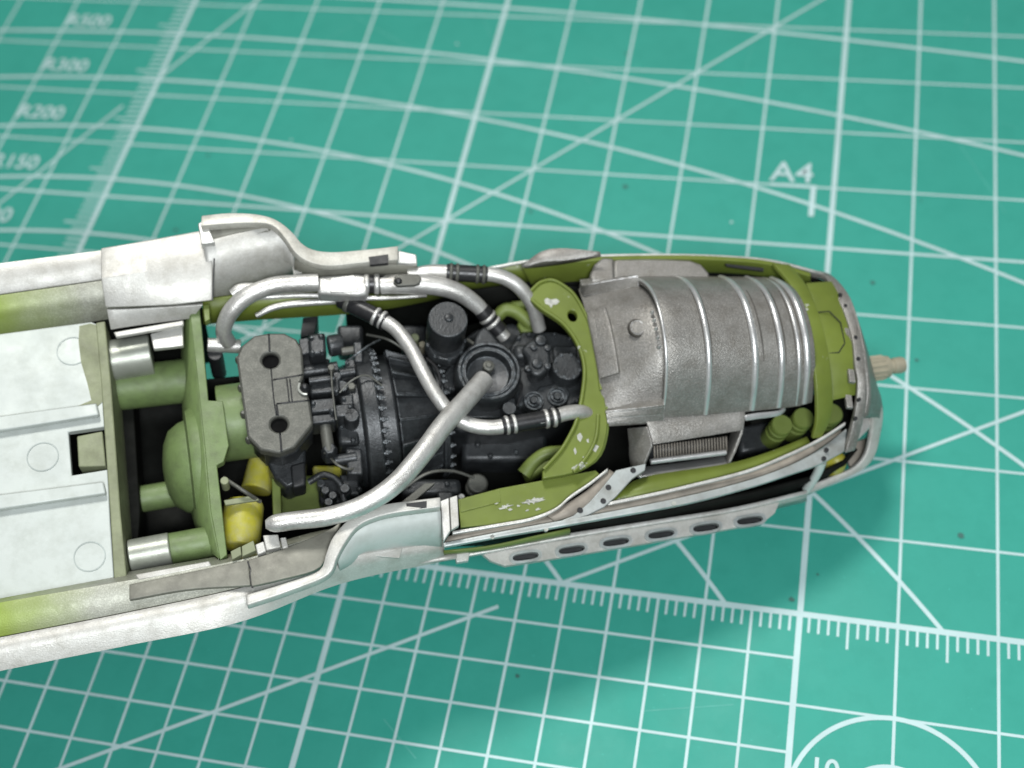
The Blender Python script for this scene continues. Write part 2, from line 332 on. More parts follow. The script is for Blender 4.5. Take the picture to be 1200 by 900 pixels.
# far wall along the engine bay
loft('hull_side', [[(238, 284, .26), (252, 280, .27), (285, 272, .28), (318, 267, .28), (332, 281, .25), (344, 299, .2)], [(243, 320, .02), (256, 316, .02), (288, 306, .02), (319, 300, .02), (334, 305, 0), (346, 313, 0)],
                   [(246, 352, -.24), (258, 349, -.24), (290, 341, -.24), (318, 333, -.24), (335, 328, -.24), (346, 322, -.24)]], 'hull_white', root, 24, .03)
loft('inner_longeron', [[(237, 350, -.2), (300, 344, -.2), (420, 330, -.2), (500, 327, -.2), (545, 322, -.2), (610, 308, -.15), (692, 303, -.1)],
                        [(238, 379, -.45), (300, 374, -.45), (420, 366, -.45), (500, 352, -.45), (550, 340, -.42), (622, 330, -.38), (692, 326, -.36)]], 'olive', root, 40, .04)
flap_far = loft('cowl_flap', [[(237, 256, .30), (268, 253, .31), (300, 254, .32), (322, 260, .32), (340, 273, .30), (352, 287, .27), (366, 295, .24), (390, 298, .22), (430, 295, .2), (466, 291, .18)],
                   [(236, 268, .32), (268, 265, .33), (300, 264, .33), (319, 267, .33), (333, 281, .31), (345, 298, .28), (361, 309, .25), (386, 314, .23), (428, 310, .21), (466, 307, .19)]], 'hull_grimy', root, 44, .09, bevel=.008)
flap_far['label'] = 'far S-curved pale cowl flap edge'
loft('flap_underside', [[(237, 266, .28), (268, 264.5, .29), (300, 264, .29), (321, 268, .29)], [(236, 287, .22), (252, 285, .22), (286, 277, .24), (321, 269.5, .26)]], 'saddle_grey', flap_far, 16, .02)
prism('flap_end', [(232, 262), (240, 256), (252, 284), (236, 286)], .30, .12, 'silver', flap_far, .01)
prism('flap_tab', [(466, 293), (488, 298), (489, 309), (466, 308)], .17, .07, 'silver', flap_far, .012)
prism('flap_notch', [(432, 301), (455, 298), (455, 308), (434, 310)], .275, .05, 'engine_black', flap_far, 0)
loft('hull_lining', [[(346, 302, .2), (362, 311, .2), (386, 313, .18), (428, 309, .16), (488, 311, .12)], [(344, 328, -.2), (366, 334, -.22), (390, 336, -.22), (430, 334, -.22), (500, 330, -.22)]], 'saddle_grey', root, 24, .02)
prism('gusset', [(340, 297), (373, 315), (344, 322)], .0, .06, 'hull_white', root, .006)
prism('rib_post', [(355, 372), (373, 370), (368, 392), (352, 394)], -.5, .5, 'engine_black', root, .006)
# floor panel at the left
floor_ = prism('floor_panel', [(-60, 399), (107, 377), (114, 380), (119, 440), (122.5, 500), (80, 506), (84, 557), (126, 550), (129, 610), (134, 686), (-60, 718)], -.30, .09, 'panel_white', root, .01)
floor_['label'] = 'pale floor panel with two ribs and round pin marks'
for y0, y1, xe in ((487, 472, 113), (579, 564, 121)):
    k = (y1 - y0) / xe
    prism('floor_rib', [(-60, y0 - 60 * k), (xe, y1), (xe + 3, y1 + 14), (-60, y0 + 19 - 60 * k)], -.22, .075, 'panel_white', floor_, .016)
for cx, cy in ((85, 411), (50, 535), (105, 652)):
    outer = circ_px(cx, cy, -.294, 19, 28); inner = circ_px(cx, cy, -.294, 17.6, 28)
    link('pin_mark', polymesh('pin_mark', [outer, inner], .004), 'panel_line', floor_, 0)
prism('primer_patch', [(93, 382), (106, 379), (113, 381), (118, 440), (121, 470), (112, 478), (88, 477), (107, 469), (102, 448), (95, 425), (92, 400)], -.293, .004, 'sage_dull', floor_, 0)
prism('notch_block', [(90, 511), (120, 505), (124, 546), (92, 547)], -.33, .2, 'sage_dull', root, .012)
bulk = prism('bulkhead', [(112, 378), (123, 376), (130, 450), (136, 530), (141, 600), (149, 681), (134, 686), (129, 600), (124, 530), (118.5, 450)], -.26, 1.3, 'sage_dull', root, .012)
prism('bulkhead_foot', [(123, 376), (150, 376), (164, 600), (158, 690), (149, 681), (136, 530)], -1.0, .5, 'inside_shade', bulk, .01)
# pegs between bulkhead and firewall
def px_barrel(name, a, b, r, mat, par, prof=None): return barrel(name, a, b, r, mat, par, prof, 28, .012)
px_barrel('peg', (122, 424, -.62), (178, 415, -.62), 25, 'peg_grey', root)
px_barrel('peg', (152, 652, -.55), (200, 643, -.55), 20, 'peg_grey', root)
px_barrel('strut_tube', (130, 456, -.9), (236, 444, -.9), 27, 'sage', root)
px_barrel('strut_tube', (196, 644, -.62), (250, 634, -.62), 19, 'sage', root)
# firewall
fw = prism('firewall', [(222, 363), (234, 362), (244, 469), (261, 470), (268, 522), (262, 541), (254, 545), (266, 650), (258, 656), (247, 600), (240, 524), (231, 440)], -.18, .10, 'sage', root, .008)
loft('firewall_web', [[(223, 364, -.2), (232, 440, -.2), (240, 524, -.2), (247, 600, -.2), (258, 654, -.2)], [(214, 380, -.9), (214, 440, -.9), (218, 524, -.9), (226, 600, -.9), (240, 640, -.9)],
                      [(216, 390, -1.5), (216, 440, -1.5), (222, 524, -1.5), (230, 590, -1.5), (243, 625, -1.5)]], 'sage', fw, 24, .03)
A_ = P3(240, 545, -.88)
lathe('dome', A_, (-1, -.02, .08), [(.585, 0), (.585, .10), (.56, .14), (.47, .16), (.45, .22), (.38, .32), (.25, .38), (.10, .405), (.01, .41)], 'sage', fw, 40)
px_barrel('strut_tube', (165, 585, -1.25), (212, 577, -1.25), 16, 'sage', root)
# belly shell and bay floor, the bay's shade painted as near-black
def belly(name, stations, mat, thick=.05):
    rows = []
    for X, yf, yn, zt, zb in stations:
        row = []
        for a in np.linspace(0, math.pi, 25):
            c, s_ = math.cos(a), math.sin(a); e = .62
            row.append(((X), (yf + yn) / 2 + (yf - yn) / 2 * math.copysign(abs(c) ** e, c), zt + (zb - zt) * abs(s_) ** e))
        rows.append(np.array(row))
    n = 25; V_ = np.vstack(rows); F = [(i * n + j, i * n + j + 1, (i + 1) * n + j + 1, (i + 1) * n + j) for i in range(len(rows) - 1) for j in range(n - 1)]
    me = mesh(name, V_, F); fixn(me); o = link(name, me, mat, root, 60)
    s = o.modifiers.new('solid', 'SOLIDIFY'); s.thickness = thick; s.offset = 0
    return o
shell = belly('belly_shell', [(-4.75, 2.02, -.72, -.45, -1.7), (-3.5, 1.86, -.90, -.42, -1.7), (-2.2, 1.62, -.95, -.42, -1.55), (-1.0, 1.40, -.88, -.45, -1.6), (-.3, 1.22, -.80, -.5, -1.62), (.08, 1.10, -.68, -.5, -1.60), (.24, .95, -.55, -.5, -1.5)], 'inside_shade')
shell['label'] = 'lower shell of the engine bay, coloured near-black for shade'
belly('belly_shell', [(-9.2, 1.85, -1.15, -.7, -1.75), (-6.35, 1.75, -1.0, -.7, -1.75), (-6.30, 1.2, -.95, -.7, -1.75), (-4.75, 1.15, -.70, -.7, -1.75)], 'inside_shade')
# near hull side at the left
near = loft('hull_side', [[(-60, 730, -.38, -.75), (0, 716, -.38, -.75), (150, 686, -.38, -.75), (283, 658, -.38, -.75), (400, 620, -.5, -.7), (520, 600, -.55, -.6)], [(-60, 798, -.11), (0, 783, -.11), (150, 753, -.11), (283, 725, -.11), (400, 681, -.4), (520, 655, -.55)], [(-60, 779, -.04), (0, 766, -.04), (150, 736, -.04), (288, 706, -.04), (395, 669, -.25), (520, 645, -.4)],
                          [(-60, 759, 0), (0, 747, 0), (153, 717, 0), (290, 687, 0), (390, 655, -.1), (520, 634, -.3)]], 'hull_white', root, 40, .04)
loft('hull_edge', [[(-60, 758, .005), (0, 746, .005), (153, 716, .005), (290, 686, .005), (390, 654, -.1), (520, 633, -.3)],
                          [(-60, 720, -.02), (0, 708, -.02), (150, 682, -.02), (285, 657, -.02), (385, 628, -.1), (520, 615, -.35)], [(-60, 712, -.45), (0, 701, -.45), (150, 672, -.45), (285, 648, -.45), (385, 622, -.45), (520, 606, -.5)]], 'hull_overspray', near, 40, .03)
near['label'] = 'near side wall, olive overspray fading into bright silver'
loft('saddle_block', [[(152, 686, .03), (220, 672, .03), (291, 657, .03)], [(152, 704, .05), (220, 692, .05), (294, 687, .05)]], 'saddle_grey', root, 12, .05, bevel=.01)
tube('seam', [(290, 658, .055), (294, 668, .062), (293, 676, .068), (296, 689, .075)], .9, 'engine_black', root, 6)
tube('seam', [(250, 274, .06), (251, 300, .13), (250, 330, .06), (249, 352, -.03)], .8, 'engine_black', root, 6)
loft('saddle_block', [[(291, 657, .03), (330, 645, .03), (385, 622, .03), (400, 612, .03)], [(295, 688, .06), (330, 680, .06), (372, 668, .06), (385, 650, .06)]], 'saddle_grey', root, 12, .05, bevel=.01)
prism('saddle_ledge', [(158, 673), (245, 657), (248, 663), (162, 680)], .0, .07, 'hull_white', root, .012)
for q in ([(270, 646), (282, 640), (283, 650), (272, 656)], [(283, 640), (297, 633), (300, 645), (284, 652)]): prism('bracket', q, .04, .1, 'sage_dull', root, .008)
for q in ([(299, 638), (309, 634), (312, 646), (302, 650)], [(308, 627), (326, 626), (329, 641), (312, 645)], [(328, 630), (335, 629), (338, 641), (331, 643)]): prism('bracket', q, .08, .1, 'hull_white', root, .01)
flap = loft('cowl_flap', [[(289, 699, .12), (330, 687, .13), (374, 671, .14), (383, 651, .16), (391, 631, .17), (410, 610, .18), (432, 598, .18), (460, 592, .17), (516, 585, .15)],
                          [(290, 712, .14), (335, 697, .15), (384, 677, .16), (396, 655, .18), (404, 640, .19), (418, 621, .20), (436, 611, .20), (463, 604, .19), (516, 597, .17)]], 'hull_white', root, 44, .10, bevel=.015)
flap['label'] = 'near S-curved white cowl flap'
loft('flap_skin', [[(396, 655, .13), (404, 640, .14), (418, 622, .15), (436, 612, .15), (463, 605, .14), (516, 598, .12)], [(397, 664, -.1), (410, 656, -.1), (424, 644, -.1), (445, 638, -.1), (468, 632, -.1), (517, 624, -.1)],
                   [(398, 674, -.5), (418, 668, -.5), (440, 664, -.5), (460, 660, -.5), (482, 656, -.5), (518, 650, -.5)]], 'panel_white', flap, 30, .03)
prism('flap_arrow', [(432, 651, -.2), (472, 642, -.2), (468, 654, -.2)], -.2, .03, 'hull_white', flap, .004)
prism('flap_notch', [(476, 590), (500, 587), (500, 595), (477, 598)], .225, .05, 'engine_black', flap, 0)
prism('flap_strap', [(516, 587), (526, 583), (528, 622), (520, 634)], .08, .08, 'silver', flap, .008)
prism('flap_strap', [(527, 583), (536, 580), (538, 616), (529, 621)], .10, .06, 'hull_white', flap, .008)
# near rail
def rail(name, top, width, mat, Z, par, h=.06, th=.02):
    return loft(name, [[(x, y, Z) for x, y in top], [(x, y + width, Z) for x, y in top]], mat, par, 40, h, bevel=.008)
shelf = prism('side_shelf', [(537, 585), (586, 572), (640, 562), (698, 551), (703, 556), (668, 583), (648, 600), (620, 609), (590, 614), (540, 618)], -.16, .05, 'olive', root, .006)
shelf['label'] = 'olive side shelf with silver paint chips'
prism('shelf_plate', [(539, 585), (585, 573), (587, 588), (540, 600)], -.148, .012, 'olive', shelf, .004)
near_rail = loft('side_rail', [[(519, 637, -.12), (575, 626, -.12), (622, 617, -.12), (700, 603, -.12), (800, 583, -.14), (875, 564, -.17), (925, 546, -.2), (960, 527, -.23), (991, 503, -.26)],
                   [(520, 642, -.12), (575, 632, -.12), (622, 624, -.12), (700, 610, -.12), (800, 592, -.14), (875, 573, -.17), (925, 557, -.2), (960, 545, -.23), (988, 530, -.26)]], 'rail_grey', root, 40, .06, bevel=.008)
loft('rail_web', [[(525, 629, -.17), (580, 617, -.17), (625, 609, -.17), (700, 594, -.17), (800, 573, -.19), (875, 555, -.22), (925, 536, -.25), (985, 503, -.3)],
                  [(520, 638, -.17), (575, 627, -.17), (622, 618, -.17), (700, 604, -.17), (800, 584, -.19), (875, 565, -.22), (925, 547, -.25), (985, 510, -.3)]], 'grime_brown', near_rail, 30, .03)
rail('rail_lip', [(530, 623), (590, 613), (622, 607), (650, 596), (668, 581), (690, 566), (712, 549)], 4, 'silver', -.10, near_rail, .05)
rail('rail_lip', [(712, 589), (760, 579), (800, 570), (875, 551), (925, 531), (960, 514), (990, 495)], 4, 'silver', -.13, near_rail, .05)
br = prism('rail_brace', [(655, 611), (672, 604), (690, 589), (705, 572), (722, 551), (757, 543), (756, 551), (741, 561), (722, 582), (708, 594), (690, 603), (672, 609)], -.09, .05, 'rail_grey', near_rail, .008)
loft('rail_web', [[(640, 604, -.13), (668, 588, -.13), (690, 573, -.13), (714, 551, -.13)], [(650, 611, -.13), (676, 602, -.13), (700, 584, -.13), (722, 556, -.13)]], 'grime_brown', near_rail, 20, .03)
for x, y in ((742, 551), (713, 571), (707, 587), (680, 598)): post('rivet_hole', x, y, -.083, 3.4, .02, 'engine_black', near_rail, seg=12, bevel=0)
for x, y in ((969, 527), (966, 537), (910, 558), (640, 620), (577, 629), (790, 590)): post('rivet_hole', x, y, -.09 if x < 880 else -.165, 2.6, .03, 'engine_black' if x > 900 else 'chip_silver', near_rail, seg=12, bevel=0)
inner = loft('side_shelf', [[(722, 580, -.22), (755, 560, -.24), (850, 545, -.26), (900, 531, -.28), (945, 513, -.3)], [(716, 590, -.2), (760, 582, -.2), (850, 561, -.22), (900, 545, -.24), (950, 522, -.27)]], 'olive', root, 20, .04)
# slotted outer panel under the rail
sp_out = [(560, 645), (640, 632), (760, 613), (860, 597), (914, 587), (908, 601), (897, 610), (875, 616), (760, 636), (640, 656), (592, 663), (575, 657)]
slots = [(616, 652), (670, 644), (722, 635), (775, 626), (827.5, 618), (879, 609.5)]
ZP = -.62
def slot_loop(x, y, a, b, Z=ZP, n=24, tilt=-8.5):
    ca, sa = math.cos(math.radians(tilt)), math.sin(math.radians(tilt)); out = []
    for t in np.linspace(0, 2 * math.pi, n, endpoint=False):
        c, s_ = math.cos(t), math.sin(t); dx = a * math.copysign(abs(c) ** .6, c); dy = b * math.copysign(abs(s_) ** .8, s_)
        out.append(P3(x + dx * ca - dy * sa, y + dx * sa + dy * ca, Z))
    return out
sp = prism('slot_panel', sp_out, ZP, .06, 'hull_white', root, .008, holes=[slot_loop(x, y, 16, 4.6) for x, y in slots])
sp['label'] = 'pale outer panel with a row of six exhaust slots'
for x, y in slots:
    link('slot_rim', polymesh('slot_rim', [slot_loop(x, y, 19.5, 7.2, ZP + .022), slot_loop(x, y, 15.5, 4.3, ZP + .022)], .05), 'rail_grey', sp)
    link('slot_back', polymesh('slot_back', [slot_loop(x, y, 18, 5.5, ZP - .07)], .01), 'engine_black', sp, 0)
loft('panel_ledge', [[(540, 648, -.58), (640, 630, -.58), (760, 611, -.58), (860, 595, -.58), (945, 575, -.58)], [(540, 654, -.58), (640, 636, -.58), (760, 616, -.58), (860, 600, -.58), (945, 580, -.58)]], 'silver', sp, 24, .06, bevel=.008)
prism('clip', [(532, 646), (552, 641), (549, 657), (535, 659)], -.52, .07, 'silver', sp, .008)
loft('outer_skin', [[(520, 646, -.3), (575, 640, -.3), (630, 628, -.3), (668, 620, -.3)], [(520, 652, -.62), (575, 645, -.62), (630, 635, -.62), (668, 628, -.62)]], 'olive_clean', root, 10, .02)
loft('outer_skin', [[(640, 634, -.66), (760, 614, -.66), (860, 598, -.66), (945, 578, -.66)], [(620, 645, -1.3), (760, 622, -1.3), (860, 606, -1.2), (945, 586, -1.1)]], 'hull_white', root, 16, .03)
loft('outer_skin', [[(395, 673, -.5), (460, 661, -.5), (535, 649, -.5)], [(395, 678, -.5), (460, 666, -.5), (535, 655, -.5)]], 'hull_white', root, 10, .05)
# ------------------------------------------------------------------ engine
eng = bpy.data.objects.new('engine', None); COL.objects.link(eng); eng.parent = root
eng['label'] = 'dark slate grey engine with bolted flange'
plate_out = [(277, 419), (283, 405), (298, 393), (315, 390), (333, 390), (347, 397), (354, 408), (356, 436), (355, 443), (352, 449), (354, 457), (361, 462), (363, 470), (367, 497), (345, 524), (327, 531), (305, 527), (290, 512), (284, 470)]
plate = prism('magneto_cover', plate_out, -.02, .14, 'engine_grey', eng, .022, holes=[circ_px(317, 422, -.02, 10), circ_px(327, 497, -.02, 10)])
plate['label'] = 'flat grey cover with two round holes'
def seam(pts, w_, Z, par, mat='engine_black'):
    loft('seam', [[(x - w_ / 2, y, Z) for x, y in pts], [(x + w_ / 2, y, Z) for x, y in pts]] if abs(pts[0][1] - pts[-1][1]) > abs(pts[0][0] - pts[-1][0]) else [[(x, y - w_ / 2, Z) for x, y in pts], [(x, y + w_ / 2, Z) for x, y in pts]], mat, par, 6, .004, True)
seam([(315, 391), (316, 412)], 2.2, -.017, plate); seam([(317.5, 432), (321, 470), (324, 487)], 1.6, -.017, plate); seam([(328, 507), (330, 530)], 2.4, -.017, plate)
seam([(320, 445), (355, 439)], 1.6, -.017, plate); seam([(324, 473), (363, 469)], 1.6, -.017, plate)
seam([(336, 444), (339, 471)], 1.6, -.017, plate); seam([(339.5, 444), (342.5, 471)], 1.6, -.017, plate); seam([(324, 474), (326, 487)], 2.2, -.016, plate)
for x, y in ((317, 422), (327, 497)): post('bore_shade', x, y, -.075, 10.3, .03, 'hole_shade', plate, bevel=0)  # black plugs painted as the shade inside the two holes
for x, y in ((279, 419), (282, 452), (285, 483), (291, 513)): post('bolt', x, y, -.05, 4, .1, 'engine_grey', plate, [(1, 0), (1, .7), (.5, 1)], 8, 0)
cen = (np.mean([p[0] for p in plate_out]), np.mean([p[1] for p in plate_out]))
prism('magneto_base', holes=[circ_px(317, 422, -.18, 10.5), circ_px(327, 497, -.18, 10.5)], poly=[((x - cen[0]) * .92 + cen[0] + 3, (y - cen[1]) * .96 + cen[1] + 8) for x, y in plate_out], Z=-.18, depth=.35, mat='engine', parent=eng, bevel=.03)
prism('magneto_base', [(312, 530), (358, 522), (358, 545), (350, 566), (336, 572), (322, 560), (314, 545)], -.42, .4, 'engine', eng, .03)
prism('magneto_lug', [(340, 545), (358, 540), (358, 568), (343, 572)], -.38, .3, 'engine_black', eng, .02)
post('terminal', 357, 452, .06, 6.5, .2, 'engine_black', eng, [(1, 0), (1, .6), (.8, .85), (.4, 1)])
tube('terminal_ring', [(351, 449, .0), (350, 456, .0), (354, 461, .0), (360, 462, .0)], 1.6, 'chip_silver', eng, 8)
def bx(x0, y0, x1, y1, Z, d, mat='engine', name='casting', sk=0, bevel=.014):
    return prism(name, [(x0, y0), (x1, y0 - sk), (x1 + (y1 - y0) * .06, y1 - sk), (x0 + (y1 - y0) * .06, y1)], Z, d, mat, eng, bevel)
# castings between magneto and flange
bx(350, 397, 362, 416, -.22, .4, sk=2); bx(361, 391, 381, 416, -.14, .4, sk=2, bevel=.03); barrel('casting', (384, 406, -.32), (402, 403, -.32), 13, 'engine', eng, [(.85, 0), (1, .15), (1, .85), (.9, 1)])
bx(350, 420, 386, 433, -.38, .3, 'engine_black'); barrel('casting', (352, 437, -.38), (396, 431, -.38), 8, 'engine', eng)
bx(362, 441, 398, 462, -.2, .35, sk=3, bevel=.025); barrel('casting', (362, 447, -.16), (392, 443, -.16), 5, 'engine', eng)
bx(363, 468, 393, 484, -.16, .4, sk=3, bevel=.02); bx(364, 486, 393, 497, -.2, .3, sk=3, bevel=.02); bx(399, 463, 414, 480, -.14, .35, sk=2, bevel=.02)
bx(392, 474, 414, 489, -.12, .3, sk=2, bevel=.02); post('casting', 412, 486, -.12, 12, .4, 'engine', eng, [(1, 0), (1, .3), (.8, .35), (.8, .9), (.7, 1)])
barrel('fitting', (381, 498, -.3), (386, 532, -.34), 7, 'engine_grey', eng); post('fitting', 386, 525, -.28, 10, .25, 'engine', eng, [(1, 0), (1, .8), (.7, 1)], 6)
post('casting', 395, 440, -.2, 6, .3, 'engine', eng, [(1, 0), (1, .9), (.8, 1)]); post('casting', 401, 452, -.22, 7, .3, 'engine', eng)
tube('wire', [(388, 430, -.05), (389, 450, .0), (391, 470, -.02), (394, 492, -.06)], 1.1, 'engine_grey', eng, 8)
post('wire_end', 388, 430, -.02, 4, .1, 'engine_grey', eng); barrel('casting', (398, 438, -.25), (416, 435, -.25), 6, 'engine', eng)
post('fitting', 412, 452, -.25, 5, .2, 'engine_grey', eng, seg=6); bx(404, 420, 420, 436, -.32, .3, bevel=.02); bx(396, 495, 420, 520, -.35, .4, bevel=.03)
bx(366, 545, 404, 600, -1.0, .3, 'yellow', 'tank_block', bevel=.03); bx(372, 560, 400, 590, -.8, .3, bevel=.03); tube('conduit', [(362, 565, -.6), (380, 556, -.55), (398, 566, -.55), (404, 590, -.6)], 4, 'engine', eng)
for x, y in ((381, 574), (390, 580), (376, 566), (385, 588)): post('fitting', x, y, -.62, 5, .2, 'engine', eng, seg=10)
# drum and bolted flanges, axis along the fuselage
cx = P3(440, 498, -.95); R0 = .80
def drum(name, x0, prof, mat='engine', seg=56): return lathe(name, (x0, cx[1], cx[2]), (1, 0, 0), prof, mat, eng, seg, .01)
XF = float(cx[0])
drum('crankcase', XF - .42, [(.52, 0), (.62, .06), (.66, .16), (.66, .25)])
fl = drum('flange', XF - .17, [(.80, 0), (.83, .02), (.83, .16), (.80, .18)])
drum('crankcase', XF + .0, [(.72, 0), (.72, .16), (.66, .20)])
cone = drum('gear_casing', XF + .19, [(.70, 0), (.68, .04), (.58, .40), (.58, .43)], 'engine')
fl2 = drum('flange', XF + .62, [(.64, 0), (.64, .06), (.6, .08)])
bolt_me = lathe_mesh('bolt', [(.036, 0), (.036, .03), (.030, .04), (.018, .04), (.018, .07)], 6); bolt_me.materials.append(MATS['engine'])
bolt_me.transform(Matrix.Rotation(math.pi / 2, 4, 'Y'))
for i in range(26):
    a = math.radians(-18 + i * 8.2)
    for X_, r_ in ((XF + .0, .775),):
        o = bpy.data.objects.new('bolt', bolt_me); COL.objects.link(o); o.parent = eng; o.location = (X_, cx[1] - math.cos(a) * r_, cx[2] + math.sin(a) * r_)
    lug = bpy.data.objects.new('flange_lug', bpy.data.meshes.get('lug_me') or lathe_mesh('lug_me', [(.026, 0), (.026, .15)], 10)); COL.objects.link(lug); lug.parent = eng
    if not lug.data.materials: lug.data.materials.append(MATS['engine']); lug.data.transform(Matrix.Rotation(math.pi / 2, 4, 'Y'))
    lug.location = (XF - .15, cx[1] - math.cos(a) * .80, cx[2] + math.sin(a) * .80)
for i in range(9):
    a = math.radians(10 + i * 20); n_ = np.array([0, -math.cos(a), math.sin(a)]); t_ = np.array([0, math.sin(a), math.cos(a)]) * .018
    base = np.array([XF + .19, cx[1], cx[2]]); A1 = base + n_ * .60; B1 = base + np.array([.42, 0, 0]) + n_ * .52
    A2 = base + n_ * .77; B2 = base + np.array([.42, 0, 0]) + n_ * .60
    v_ = [A1 - t_, B1 - t_, B2 - t_, A2 - t_, A1 + t_, B1 + t_, B2 + t_, A2 + t_]
    me = mesh('web_rib', v_, [(0, 1, 2, 3), (7, 6, 5, 4), (0, 4, 5, 1), (1, 5, 6, 2), (2, 6, 7, 3), (3, 7, 4, 0)]); fixn(me); bev(link('web_rib', me, 'engine', eng), .008)
for i in range(14):
    a = math.radians(0 + i * 13); o = bpy.data.objects.new('bolt', bolt_me); COL.objects.link(o); o.parent = eng; o.location = (XF + .68, cx[1] - math.cos(a) * .61, cx[2] + math.sin(a) * .61); o.scale = (.8, .8, .8)
# rear accessory case
prism('accessory_case', [(500, 440), (530, 405), (560, 385), (600, 378), (640, 392), (690, 400), (694, 470), (672, 490), (600, 505), (540, 505), (508, 490)], -.62, .7, 'engine', eng, .03)
prism('accessory_case', [(596, 408), (612, 388), (650, 388), (688, 398), (690, 462), (664, 480), (620, 482), (604, 470)], -.48, .3, 'engine', eng, .03)
prism('accessory_case', [(530, 425), (545, 410), (560, 425), (548, 452), (520, 462), (512, 448)], -.45, .3, 'engine', eng, .02)
oil = post('oil_filter', 525, 374, .12, 23.5, .42, 'engine', eng, [(.97, 0), (.97, .1), (1, .13), (1, .93), (.97, 1)], 36)
post('filter_nut', 526, 371, .145, 5.5, .03, 'engine', oil, [(1, 0), (1, .7), (.6, 1)], 12)
post('filter_base', 523, 402, -.28, 26, .14, 'engine', eng, [(.85, 0), (.95, .3), (.95, .6), (.8, 1)], 30)
for a in range(8):
    an = a * math.pi / 4; c = P3(523, 402, -.28) + np.array([math.cos(an) * .19, math.sin(an) * .19, 0])
    lathe('bolt', c, (0, 0, 1), [(.022, -.05), (.022, .012), (.014, .02)], 'engine', eng, 8)
big = post('blower_cover', 573, 434, -.12, 39, .34, 'engine', eng, [(.92, 0), (1.0, .2), (1.0, .80), (.97, .93), (.92, 1.0), (.86, 1.0), (.84, .88), (.80, .84), (.78, .92), (.70, .92), (.67, .80), (.62, .62), (.30, .52), (.10, .52)], 48, 0)
post('center_bolt', 573, 427, -.19, 7, .1, 'engine_grey', big, [(1, 0), (1, .7), (.8, .8), (.55, .8), (.5, 1)], 10)
prism('cover_lug', [(553, 408), (560, 388), (568, 381), (577, 390), (590, 407), (575, 412)], -.2, .25, 'engine', eng, .03)
prism('cover_lug', [(588, 470), (604, 465), (606, 484), (600, 490), (590, 488)], -.28, .2, 'engine', eng, .02)
bx(540, 474, 590, 490, -.42, .2, bevel=.02); post('fitting', 597, 478, -.2, 8, .2, 'engine', eng)
# star fitting, round cover and twin bosses
star = prism('pump_cover', [(611, 409), (618, 400), (626, 397), (634, 394), (642, 398), (645, 410), (646, 424), (643, 434), (634, 441), (624, 440), (618, 430), (620, 420)], -.27, .2, 'engine', eng, .035)
for x, y, r in ((634, 398, 7.5), (626, 406, 4.5), (642, 407, 4.5), (630, 425, 7), (642, 428, 4.5), (619, 431, 4.5)): post('bolt', x, y, -.235, r, .06, 'engine', star, [(1, 0), (1, .5), (.75, .9), (.4, 1)], 12, 0)
bx(602, 402, 624, 420, -.36, .2, bevel=.05)
rc = post('round_cover', 665, 429, -.28, 18, .2, 'engine', eng, [(1.06, 0), (1.06, .3), (.98, .45), (.98, .9), (.92, 1)], 32)
for a in range(8):
    an = a * math.pi / 4 + .3; c = P3(665, 429, -.28) + np.array([math.cos(an) * .135, math.sin(an) * .135, 0]); lathe('bolt', c, (0, 0, 1), [(.018, -.02), (.018, .012), (.010, .018)], 'engine', rc, 8)
bx(648, 405, 676, 420, -.4, .15, bevel=.02)
for x, y in ((626, 468), (653.5, 463)):
    bs = post('round_boss', x, y, -.40, 12, .1, 'engine', eng, [(1, 0), (1, .5), (.93, .7), (.86, .7), (.78, .45), (.66, .45), (.6, .8), (.5, .8), (.45, .5), (.36, .5)], 28, 0)
    post('boss_pin', x, y, -.385, 4.4, .08, 'engine', bs, seg=14)
prism('boss_plate', [(614, 472), (632, 452), (660, 446), (670, 460), (664, 476), (630, 486)], -.46, .15, 'engine', eng, .03)
bx(540, 500, 640, 540, -1.0, .4, bevel=.05); post('round_boss', 560, 566, -.75, 13, .2, 'engine_grey', eng, [(1, 0), (1, .3), (.7, .4), (.7, .6), (.95, .7), (.95, .9), (.8, 1)])
bx(470, 560, 540, 580, -.75, .3, bevel=.05); bx(512, 575, 532, 590, -.62, .3, bevel=.03); post('fitting', 541, 582, -.4, 4, .2, 'silver', eng)
prism('support_arm', [(466, 592), (498, 566), (510, 566), (480, 592)], -.5, .05, 'engine_grey', eng, .006)
bx(395, 380, 425, 410, -.75, .3, bevel=.04); bx(470, 380, 500, 420, -.8, .3, bevel=.04); post('fitting', 486, 395, -.5, 5, .25, 'sage_dull', eng); post('fitting', 495, 403, -.55, 4, .2, 'resin', eng)
bx(405, 525, 424, 556, -.42, .3, bevel=.02); bx(398, 556, 420, 580, -.62, .3, bevel=.02); bx(424, 585, 446, 600, -.7, .3, bevel=.02); barrel('casting', (392, 540, -.45), (418, 536, -.45), 7, 'engine', eng); post('casting', 404, 572, -.5, 8, .2, 'engine', eng, [(1, 0), (1, .7), (.7, .8), (.7, 1)])
bx(414, 400, 424, 424, -.2, .2, bevel=.015); barrel('casting', (400, 412, -.28), (424, 409, -.28), 5, 'engine_grey', eng)
